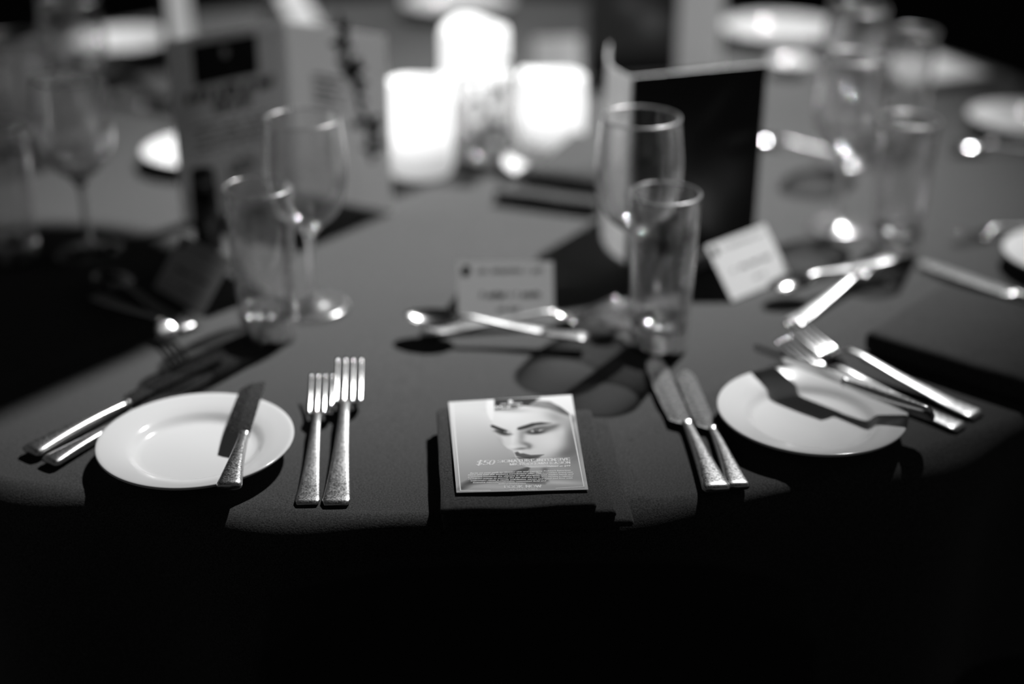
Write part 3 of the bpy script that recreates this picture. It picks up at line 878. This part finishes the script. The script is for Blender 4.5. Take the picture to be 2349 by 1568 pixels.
HOM = np.array([[1371.7583, 59.8494, 153.2847], [-108.8817, 954.6827, 244.0839], [-0.0309, -0.077, 0.9763]])
def voucher_tone(U, V):
    w = HOM[2, 0] * U + HOM[2, 1] * V + HOM[2, 2]
    X = (HOM[0, 0] * U + HOM[0, 1] * V + HOM[0, 2]) / w
    Y = (HOM[1, 0] * U + HOM[1, 1] * V + HOM[1, 2]) / w
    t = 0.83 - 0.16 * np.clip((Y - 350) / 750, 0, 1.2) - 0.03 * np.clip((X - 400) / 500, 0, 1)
    def lay(t, pts, tone, soft, a=1.0):
        k = a * np.clip(0.5 - poly_sd(X, Y, pts) / soft, 0, 1)
        return t * (1 - k) + tone * k
    def blob(t, cx, cy, rx, ry, tone, a=1.0, rot=0.0, p=1.0):
        c, s_ = math.cos(math.radians(rot)), math.sin(math.radians(rot))
        dx, dy = X - cx, Y - cy
        q = ((dx * c + dy * s_) / rx) ** 2 + ((-dx * s_ + dy * c) / ry) ** 2
        k = a * np.exp(-q ** p)
        return t * (1 - k) + tone * k
    # neck and shoulders
    t = lay(t, [(1090, 990), (1330, 1000), (1420, 1130), (1830, 1190), (1850, 1290), (700, 1330), (260, 1330), (300, 1290), (480, 1210), (820, 1150), (1000, 1130)], 0.66, 70)
    t = lay(t, [(245, 1300), (300, 1230), (430, 1165), (760, 1110), (1040, 1060), (1240, 1110), (1340, 1180), (1180, 1205), (900, 1185), (640, 1195), (440, 1235), (310, 1300)], 0.27, 45, 0.95)
    t = lay(t, [(860, 1085), (1085, 1014), (1112, 1022), (1090, 1060), (960, 1090)], 0.30, 22)
    t = lay(t, [(560, 1150), (700, 1110), (900, 1095), (1180, 1130), (1330, 1170), (1290, 1205), (1000, 1185), (760, 1160)], 0.14, 30, 0.85)
    t = blob(t, 1480, 1185, 330, 26, 0.88, 0.7)
    t = blob(t, 700, 1255, 360, 30, 0.80, 0.7)
    t = blob(t, 1290, 1060, 40, 60, 0.36, 0.8)
    # face
    face = [(672, 330), (664, 480), (655, 560), (690, 620), (745, 690), (790, 760), (840, 800), (900, 830), (925, 870), (935, 910), (985, 960), (1040, 1005), (1110, 1022), (1300, 1012), (1420, 1000), (1720, 860), (1745, 700), (1640, 400), (1450, 300), (1200, 270), (900, 300)]
    t = lay(t, face, 0.85, 16)
    t = blob(t, 860, 420, 260, 130, 0.91, 0.7)
    t = blob(t, 1640, 700, 140, 270, 0.40, 0.95, -8)
    t = blob(t, 1560, 840, 190, 90, 0.38, 0.9, -20)
    t = blob(t, 1430, 420, 150, 70, 0.58, 0.8, 20)
    t = blob(t, 1360, 720, 150, 130, 0.90, 0.75)
    t = blob(t, 1480, 590, 60, 80, 0.86, 0.6)
    t = blob(t, 1400, 935, 150, 50, 0.62, 0.7)
    t = blob(t, 1150, 975, 110, 26, 0.72, 0.6)
    t = blob(t, 755, 690, 26, 80, 0.66, 0.6, -28)
    # nose
    t = blob(t, 1010, 655, 42, 85, 0.56, 0.75, 4)
    t = blob(t, 905, 680, 30, 110, 0.93, 0.7, 6)
    t = blob(t, 1065, 745, 70, 26, 0.46, 0.85, 14)
    t = blob(t, 1100, 775, 30, 26, 0.42, 0.8)
    t = blob(t, 1010, 800, 80, 14, 0.40, 0.8, -5)
    t = blob(t, 900, 780, 50, 18, 0.94, 0.8)
    t = blob(t, 990, 838, 26, 14, 0.93, 0.8)
    # lips
    t = lay(t, [(926, 850), (960, 838), (990, 858), (1030, 856), (1120, 874), (1280, 864), (1200, 905), (1100, 925), (1010, 905), (945, 888)], 0.33, 16)
    t = lay(t, [(955, 898), (1020, 912), (1100, 928), (1230, 893), (1160, 945), (1060, 960), (985, 940)], 0.50, 18)
    t = blob(t, 1080, 905, 120, 8, 0.15, 0.8, -2)
    # eyes and brows
    t = blob(t, 1240, 565, 190, 46, 0.30, 0.9, -8, 1.3)
    t = blob(t, 1390, 530, 80, 22, 0.36, 0.8, -16)
    t = blob(t, 1175, 598, 110, 30, 0.08, 0.95, -4, 1.6)
    t = blob(t, 1140, 590, 24, 14, 0.86, 0.9)
    t = blob(t, 1232, 578, 40, 10, 0.84, 0.9, -14)
    t = blob(t, 1186, 584, 18, 18, 0.06, 1.0)
    t = blob(t, 1186, 578, 6, 6, 0.95, 1.0)
    t = lay(t, [(955, 572), (962, 552), (1130, 494), (1240, 480), (1372, 490), (1300, 502), (1180, 520), (1060, 562), (985, 578)], 0.12, 14)
    t = blob(t, 790, 612, 80, 34, 0.10, 0.95, 12, 1.5)
    t = blob(t, 720, 600, 40, 14, 0.16, 0.8, 10)
    t = blob(t, 848, 610, 26, 12, 0.86, 0.9, 10)
    t = blob(t, 806, 604, 8, 6, 0.92, 1.0)
    t = blob(t, 860, 632, 40, 8, 0.2, 0.7, 0)
    t = lay(t, [(640, 530), (668, 522), (760, 558), (842, 590), (800, 602), (700, 572), (650, 552)], 0.10, 12)
    # hair, flowers
    t = lay(t, [(684, 214), (1232, 183), (1190, 222), (1090, 285), (960, 318), (690, 348)], 0.13, 10)
    t = blob(t, 880, 345, 200, 22, 0.55, 0.6)
    t = lay(t, [(1080, 290), (1200, 225), (1350, 225), (1480, 290), (1590, 365), (1600, 400), (1480, 372), (1330, 318), (1200, 300)], 0.42, 30, 0.9)
    t = blob(t, 1510, 340, 90, 26, 0.24, 0.8, 28)
    t = blob(t, 1250, 262, 100, 16, 0.66, 0.6, 8)
    t = lay(t, [(1226, 180), (1616, 140), (1656, 400), (1580, 362), (1480, 290), (1350, 226), (1178, 213), (1178, 206), (1260, 200)], 0.97, 6)
    t = lay(t, [(602, 214), (684, 211), (686, 300), (664, 480), (634, 452), (600, 372), (592, 300)], 0.96, 8)
    t = blob(t, 1640, 440, 24, 50, 0.25, 0.7)
    # margin outside the printed frame line
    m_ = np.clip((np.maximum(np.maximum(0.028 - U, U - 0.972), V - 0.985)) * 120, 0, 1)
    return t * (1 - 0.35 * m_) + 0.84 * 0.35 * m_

VC = [Vector((-0.054, 1.071, T + 0.0252)), Vector((0.051, 1.078, T + 0.0285)), Vector((0.058, 0.929, T + 0.0248)), Vector((-0.042, 0.924, T + 0.0252))]
vo = Vector((0.003, 1.0, T + 0.0252))
def vsurf(u, v, lift=0.0):
    p = (VC[0] * (1 - u) + VC[1] * u) * (1 - v) + (VC[3] * (1 - u) + VC[2] * u) * v
    p = p - vo
    return (p.x, p.y, p.z + lift)
vr = tag(empty('gift_voucher', vo), 'glossy voucher with a portrait and fifty-dollar offer on the near napkin', 'voucher')
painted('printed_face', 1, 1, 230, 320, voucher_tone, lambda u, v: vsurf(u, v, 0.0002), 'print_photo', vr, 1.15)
NS = 8
vs = [vsurf(i / NS, j / NS, dz) for dz in (-0.0003, 0.0000) for j in range(NS + 1) for i in range(NS + 1)]
K = (NS + 1) ** 2
fs = []
for j in range(NS):
    for i in range(NS):
        q0 = j * (NS + 1) + i
        fs.append((q0, q0 + 1, q0 + NS + 2, q0 + NS + 1)); fs.append((K + q0, K + q0 + NS + 1, K + q0 + NS + 2, K + q0 + 1))
rim = [i for i in range(NS + 1)] + [j * (NS + 1) + NS for j in range(1, NS + 1)] + [NS * (NS + 1) + i for i in range(NS - 1, -1, -1)] + [j * (NS + 1) for j in range(NS - 1, 0, -1)]
for i in range(len(rim)):
    p0, p1 = rim[i], rim[(i + 1) % len(rim)]
    fs.append((p0, K + p0, K + p1, p1))
meshobj('card_stock', vs, fs, 'print_white', vr, False)
def vput(name, quads, m='print_white'):
    # quads hold (u, v-up); the sheet counts v downwards
    return print_quads(name, quads, lambda x, y, l: vsurf(x, -y, 0.0002 + l), m, vr)
AR = 0.105 / 0.148
vput('headline', lettering('$50', 0.165, 0.310, -0.731, 0.046, 0.22, 0.10, 0.4)
     + lettering('SIGNATURE INTENSIVE', 0.338, 0.898, -0.7145, 0.0275, 0.25, 0.12)
     + lettering('MICRODERMABRASION', 0.427, 0.898, -0.7465, 0.0260, 0.25, 0.12)
     + small_text('Valued at $99', 0.712, 0.895, -0.775, 0.017, 0.2, 0.03))
body = ["Begin on your path to glowing skin and supreme Robina's luxurious",
        "MEDI SPA with this exclusive introductory offer. This nourishing, brand new",
        "treatment combines the ultimate in skin therapies, with healing hands and",
        "redefining actives to smooth the skin and the tone. You receive a relaxing,",
        "welcoming ritual, a gentle exfoliation, serum and hand and foot with",
        "intensive microdermabrasion, customised facial and",
        "finishing professional products"]
ext = [(0.115, 0.892), (0.097, 0.908), (0.097, 0.908), (0.098, 0.900), (0.115, 0.895), (0.130, 0.692), (0.324, 0.534)]
q = []
for i, (tx, (a, b)) in enumerate(zip(body, ext)):
    q += small_text(tx, a, b, -(0.818 + 0.0190 * i), 0.0130, 0.3, 0.030)
vput('body_text', q)
vput('footer', lettering('BOOK NOW', 0.362, 0.650, -0.9715, 0.0270, 0.25, 0.12) + small_text('07 5655 5001', 0.404, 0.612, -0.993, 0.0135, 0.0, 0.02))
def script(pls, x0, y0, sx, sy, w):
    P = [[(x0 + px * sx, y0 + py * sy) for px, py in pl] for pl in pls]
    return stroke_mesh(P, lambda dx, dy: w * (0.7 + 0.6 * abs(dy)))
MEDI = [[(0.0, 0.0), (0.25, 0.95), (0.40, 0.15), (0.72, 1.0), (0.80, 0.1), (0.95, 0.05)],
        [(0.95, 0.25), (1.15, 0.35), (1.10, 0.55), (0.95, 0.40), (1.0, 0.08), (1.25, 0.12)],
        [(1.60, 0.45), (1.40, 0.40), (1.32, 0.12), (1.50, 0.05), (1.66, 0.35), (1.80, 1.05)], [(1.66, 0.35), (1.66, 0.05), (1.80, 0.10)],
        [(1.92, 0.45), (1.90, 0.08), (2.05, 0.10)], [(1.96, 0.68), (2.0, 0.74)], [(2.15, 0.32), (2.65, 0.40)],
        [(3.25, 0.95), (2.95, 1.0), (2.82, 0.72), (3.10, 0.42), (2.95, 0.02), (2.68, 0.08)],
        [(3.32, 0.45), (3.15, -0.45)], [(3.26, 0.35), (3.50, 0.50), (3.52, 0.15), (3.28, 0.08)],
        [(3.88, 0.42), (3.68, 0.42), (3.62, 0.12), (3.80, 0.08), (3.92, 0.40)], [(3.90, 0.4), (3.92, 0.06), (4.15, 0.20)]]
vput('logo', [disc(0.499, -0.040, 0.019)] + lettering('THE FRENCH', 0.416, 0.590, -0.0745, 0.0140, 0.25, 0.14) + script(MEDI, 0.366, -0.117, 0.0655, 0.034, 0.0075))
def vline(a, b, w):
    return stroke_mesh([[a, b]], lambda dx, dy: w if abs(dy) > abs(dx) else w * AR)
vput('frame_line', vline((0.030, -0.028), (0.031, -0.983), 0.009) + vline((0.030, -0.028), (0.310, -0.030), 0.009) + vline((0.031, -0.983), (0.258, -0.988), 0.009))
vput('frame_line', vline((0.958, -0.205), (0.970, -0.973), 0.009) + vline((0.754, -0.983), (0.970, -0.973), 0.007))

# ------------------------------------------------------------------ standing menus
def panel(name, path, h, th, m, parent, lean=0.0):
    """upright sheet following a floor path (list of xy), height h, thickness th"""
    vs, fs = [], []
    n = len(path)
    P = [Vector((p[0], p[1], 0)) for p in path]
    nrm = []
    for i in range(n):
        d = (P[min(i + 1, n - 1)] - P[max(i - 1, 0)]).normalized()
        nrm.append(Vector((-d.y, d.x, 0)))
    for i in range(n):
        for s_ in (-0.5, 0.5):
            for z in (0, h):
                v = P[i] + nrm[i] * th * s_
                vs.append((v.x, v.y, z))
    for i in range(n - 1):
        a, b = i * 4, (i + 1) * 4
        fs += [(a, b, b + 1, a + 1), (a + 2, a + 3, b + 3, b + 2), (a + 1, b + 1, b + 3, a + 3), (a, a + 2, b + 2, b)]
    fs += [(0, 1, 3, 2), ((n - 1) * 4, (n - 1) * 4 + 2, (n - 1) * 4 + 3, (n - 1) * 4 + 1)]
    return meshobj(name, vs, fs, m, parent, False)

def face_on(a, b, h, off):
    """surface map of an upright flat panel from a to b; u along, v up; off metres out towards the viewer (right-hand normal)"""
    a, b = Vector((a[0], a[1], 0)), Vector((b[0], b[1], 0))
    d = (b - a).normalized(); nr = Vector((d.y, -d.x, 0))
    def f(u, v, lift=0.0):
        p = a + (b - a) * u + nr * (off + lift)
        return (p.x, p.y, h * v)
    return f

# open menu on the left, inside pages towards the viewer
bl, fo, br = (-0.386, 1.573), (-0.268, 1.676), (-0.143, 1.604)
mo = tag(empty('open_menu', (fo[0], fo[1], T + 0.0016)), 'open folded menu with pale inside pages standing left of the candles', 'menu')
rel = lambda p, o: (p[0] - o[0], p[1] - o[1])
A_, B_, C_ = rel(bl, fo), (0, 0), rel(br, fo)
lp = panel('page', [A_, B_], 0.212, 0.0008, 'paper_page', mo)
rp = panel('page', [B_, C_], 0.212, 0.0008, 'paper_page', mo)
fl = face_on(A_, B_, 0.212, 0.0006)
pr_ = lambda name, quads, f, m, par: print_quads(name, quads, f, m, par)
rect = lambda x0, y0, x1, y1: [(x0, y0), (x1, y0), (x1, y1), (x0, y1)]
pr_('printed_panel', [rect(0.20, 0.735, 0.745, 0.955)], fl, 'print_black', lp)
pr_('logo', [disc(0.47, 0.89, 0.030)], lambda x, y, l: fl(x, y, l + 0.0002), 'print_faint', lp)
def scribble(x0, x1, y, hgt, seedv, w, gaps=True):
    rnd = random.Random(seedv); pl, x, cur = [], x0, []
    while x < x1:
        cur.append((x, y + rnd.uniform(-0.4, 0.6) * hgt))
        x += rnd.uniform(0.012, 0.022)
        if gaps and rnd.random() < 0.12:
            if len(cur) > 1: pl.append(cur)
            cur = []; x += 0.03
    if len(cur) > 1: pl.append(cur)
    return stroke_mesh(pl, lambda dx, dy: w)
pr_('script_line', scribble(0.12, 0.86, 0.675, 0.030, 1, 0.055), fl, 'print_black', lp)
pr_('script_line', scribble(0.30, 0.66, 0.592, 0.030, 2, 0.055), fl, 'print_black', lp)
for i, yy in enumerate((0.505, 0.470, 0.435, 0.400, 0.365)):
    pr_('text_line', scribble(0.14 + 0.05 * (i % 2), 0.84 - 0.05 * (i % 2), yy, 0.010, 10 + i, 0.016), fl, 'print_dim', lp)
for i, yy in enumerate((0.27, 0.245, 0.22, 0.195)):
    pr_('text_line', scribble(0.42, 0.66, yy, 0.010, 30 + i, 0.018), fl, 'print_dim', lp)
fr_ = face_on(B_, C_, 0.212, 0.0006)
for i, yy in enumerate((0.715, 0.680, 0.640, 0.605, 0.57)):
    pr_('text_line', scribble(0.26, 0.62 - 0.04 * (i % 2), yy, 0.010, 50 + i, 0.018), fr_, 'print_dim', rp)
# vine drawing down the outer side of the right page
stem = [(0.56, 0.97), (0.60, 0.90), (0.62, 0.82), (0.66, 0.74), (0.70, 0.66), (0.72, 0.58), (0.80, 0.50), (0.79, 0.40), (0.82, 0.28)]
vine = stroke_mesh([stem], lambda dx, dy: 0.045)
rnd = random.Random(8)
for i in range(34):
    k = rnd.randrange(len(stem) - 1); t_ = rnd.random()
    if stem[k][1] < 0.55 and rnd.random() < 0.55: continue
    x = stem[k][0] + (stem[k + 1][0] - stem[k][0]) * t_; y = stem[k][1] + (stem[k + 1][1] - stem[k][1]) * t_
    a = rnd.uniform(0, 6.28); L_ = rnd.uniform(0.10, 0.20)
    dx, dy = math.cos(a) * L_, math.sin(a) * L_ * 0.7
    vine.append([(x, y), (x + dx * 0.5 - dy * 0.25, y + dy * 0.5 + dx * 0.18), (x + dx, y + dy), (x + dx * 0.5 + dy * 0.25, y + dy * 0.5 - dx * 0.18)])
pr_('vine_drawing', vine, fr_, 'print_black', rp)

# dark menu on the right, cover towards the viewer
def cover_tone(U, V):
    def bl_(t, cx, cy, rx, ry, tone, a, rot=0):
        c, s_ = math.cos(math.radians(rot)), math.sin(math.radians(rot))
        dx, dy = U - cx, V - cy
        k = a * np.exp(-(((dx * c + dy * s_) / rx) ** 2 + ((-dx * s_ + dy * c) / ry) ** 2))
        return t * (1 - k) + tone * k
    t = np.full(U.shape, 0.07)
    t = bl_(t, 0.62, 0.80, 0.20, 0.05, 0.24, 0.8, 40)
    t = bl_(t, 0.36, 0.55, 0.06, 0.22, 0.22, 0.7, -25)
    t = bl_(t, 0.78, 0.42, 0.16, 0.16, 0.30, 0.9)
    t = bl_(t, 0.62, 0.36, 0.10, 0.20, 0.22, 0.8, -30)
    t = bl_(t, 0.83, 0.62, 0.12, 0.030, 0.34, 0.8, 8)
    t = bl_(t, 0.84, 0.56, 0.10, 0.035, 0.03, 0.9)
    t = bl_(t, 0.80, 0.575, 0.02, 0.012, 0.45, 0.8)
    t = bl_(t, 0.86, 0.70, 0.18, 0.04, 0.03, 0.8, 10)
    t = bl_(t, 0.25, 0.30, 0.12, 0.06, 0.12, 0.6)
    return t
fo2, ri2 = (0.124, 1.446), (0.272, 1.500)
dm = tag(empty('dark_menu', (fo2[0], fo2[1], T + 0.0016)), 'folded menu with a dark portrait cover standing behind the right glasses', 'menu')
D_ = rel(ri2, fo2)
panel('front_cover', [(0, 0), D_], 0.206, 0.0030, 'paper_white', dm)
fc = face_on((0.0004, 0), D_, 0.206, 0.0017)
painted('cover_print', 1, 1, 60, 84, cover_tone, lambda u, v: fc(u, v), 'print_photo', dm)
lf = [(0.0, 0.0), (-0.010, 0.018), (-0.018, 0.042), (-0.021, 0.070), (-0.020, 0.098), (-0.017, 0.122), (-0.014, 0.146)]
panel('back_cover', lf, 0.206, 0.0012, 'paper_thin', dm)

# far menu: portrait cover and a lit white back
fm = tag(empty('far_menu', (0.262, 2.245, T + 0.0016)), 'blurred menu with portrait cover and pale back standing at the far side', 'menu')
panel('front_cover', [(-0.146, -0.030), (0, 0)], 0.21, 0.002, 'paper_white', fm)
ff = face_on((-0.146, -0.030), (0, 0), 0.21, 0.0012)
def far_tone(U, V):
    return np.clip(0.30 + 0.30 * np.exp(-(((U - 0.72) / 0.18) ** 2 + ((V - 0.42) / 0.12) ** 2)) + 0.28 * np.exp(-(((U - 0.45) / 0.10) ** 2 + ((V - 0.55) / 0.06) ** 2))
                   - 0.25 * np.exp(-(((U - 0.85) / 0.10) ** 2 + ((V - 0.52) / 0.05) ** 2)) - 0.25 * np.clip((0.22 - V) * 5, 0, 1), 0, 1)
painted('cover_print', 1, 1, 40, 50, far_tone, lambda u, v: ff(u, v), 'print_photo', fm)
panel('back_cover', [(0, 0), (0.074, 0.02)], 0.21, 0.001, 'paper_thin', fm)

# narrow menu far left
nm = tag(empty('narrow_menu', (-0.548, 2.24, T + 0.0016)), 'nearly closed menu seen edge-on above the left part of the open menu', 'menu')
panel('front_cover', [(-0.024, 0.14), (-0.004, 0.0)], 0.21, 0.0015, 'paper_white', nm)
panel('spine', [(-0.004, 0.0), (0.008, 0.0)], 0.21, 0.0015, 'paper_dark', nm)
panel('back_cover', [(0.008, 0.0), (0.010, 0.14)], 0.21, 0.0015, 'paper_white', nm)

# ------------------------------------------------------------------ tent place cards
def tent(x, y, rz, label, w=0.096, h=0.049, dep=0.040, m='paper_white', dot=True, text=True, seedv=1):
    r = tag(empty('place_card', (x, y, T + 0.0016), rz), label, 'place card', 'folded place cards')
    t = 0.0006
    for name, y0, y1 in (('front_leaf', 0.0, dep), ('back_leaf', 2 * dep, dep)):
        sgn = 1 if y0 < y1 else -1
        vs = [(-w / 2, y0, 0), (w / 2, y0, 0), (w / 2, y1, h), (-w / 2, y1, h),
              (-w / 2, y0 + sgn * t * 1.3, 0), (w / 2, y0 + sgn * t * 1.3, 0), (w / 2, y1, h - t * 1.4), (-w / 2, y1, h - t * 1.4)]
        o = meshobj(name, vs, [(0, 1, 2, 3), (7, 6, 5, 4), (0, 4, 5, 1), (1, 5, 6, 2), (2, 6, 7, 3), (3, 7, 4, 0)], m, r, False)
        if name == 'front_leaf': fl_ = o
    def f(u, v, lift=0.0):
        k = 0.0002 + lift
        return (-w / 2 + w * u, dep * v - k * 0.8, h * v + k * 0.6)
    if dot:
        print_quads('logo_dot', [[(0.09 + 0.048 * math.cos(a), 0.86 + 0.078 * math.sin(a)) for a in [2 * math.pi * k / 20 for k in range(20)]]], f, 'print_black', fl_)
    if text:
        print_quads('name_line', scribble(0.20, 0.86, 0.46, 0.05, 70 + seedv, 0.034), f, 'print_dim', fl_)
        print_quads('name_line', scribble(0.42, 0.66, 0.22, 0.04, 80 + seedv, 0.03), f, 'print_faint', fl_)
        print_quads('heading_line', scribble(0.22, 0.90, 0.86, 0.03, 90 + seedv, 0.03), f, 'print_faint', fl_)
    return r
tent(-0.006, 1.286, math.radians(1), 'white place card facing the viewer behind the middle dessert spoon', seedv=1)
tent(-0.344, 1.340, math.radians(-47), 'shadowed place card turned left, left of the near tumbler', seedv=2)
tent(0.262, 1.371, math.radians(42), 'brightly lit place card turned right, beside the foot of the dark menu', seedv=3)
tent(0.074, 2.235, math.radians(5), 'pale grey place card at the far side above the right candle', w=0.075, h=0.055, dep=0.03, dot=False, text=False)
tent(-0.365, 2.56, math.radians(70), 'white tent card at the far side above the open menu fold', w=0.09, h=0.07, dep=0.04, dot=False, text=False)

# pale card on the far right napkin
pc = tag(empty('offer_card', (0.655, 2.235, T + 0.0145), math.radians(20)), 'pale card lying on the napkin at the far right place', 'card')
slab('sheet', 0.150, 0.148, 0.0006, 0.0, 'paper_grey', pc, (0, 0, 0))

# dark pepper mill before the open menu
pm = tag(empty('pepper_mill', (-0.339, 1.487, T + 0.0016)), 'small black cylinder-shaped pepper mill before the open menu left page', 'mill')
vs, fs = lathe([(0, 0), (0.0150, 0), (0.0160, 0.002), (0.0152, 0.030), (0.0140, 0.068), (0, 0.068)], 32)
meshobj('body', vs, fs, 'pepper_black', pm)
vs, fs = lathe([(0, 0.0685), (0.0138, 0.0685), (0.0132, 0.090), (0.0115, 0.0925), (0, 0.093)], 32)
meshobj('cap', vs, fs, 'pepper_black', pm)
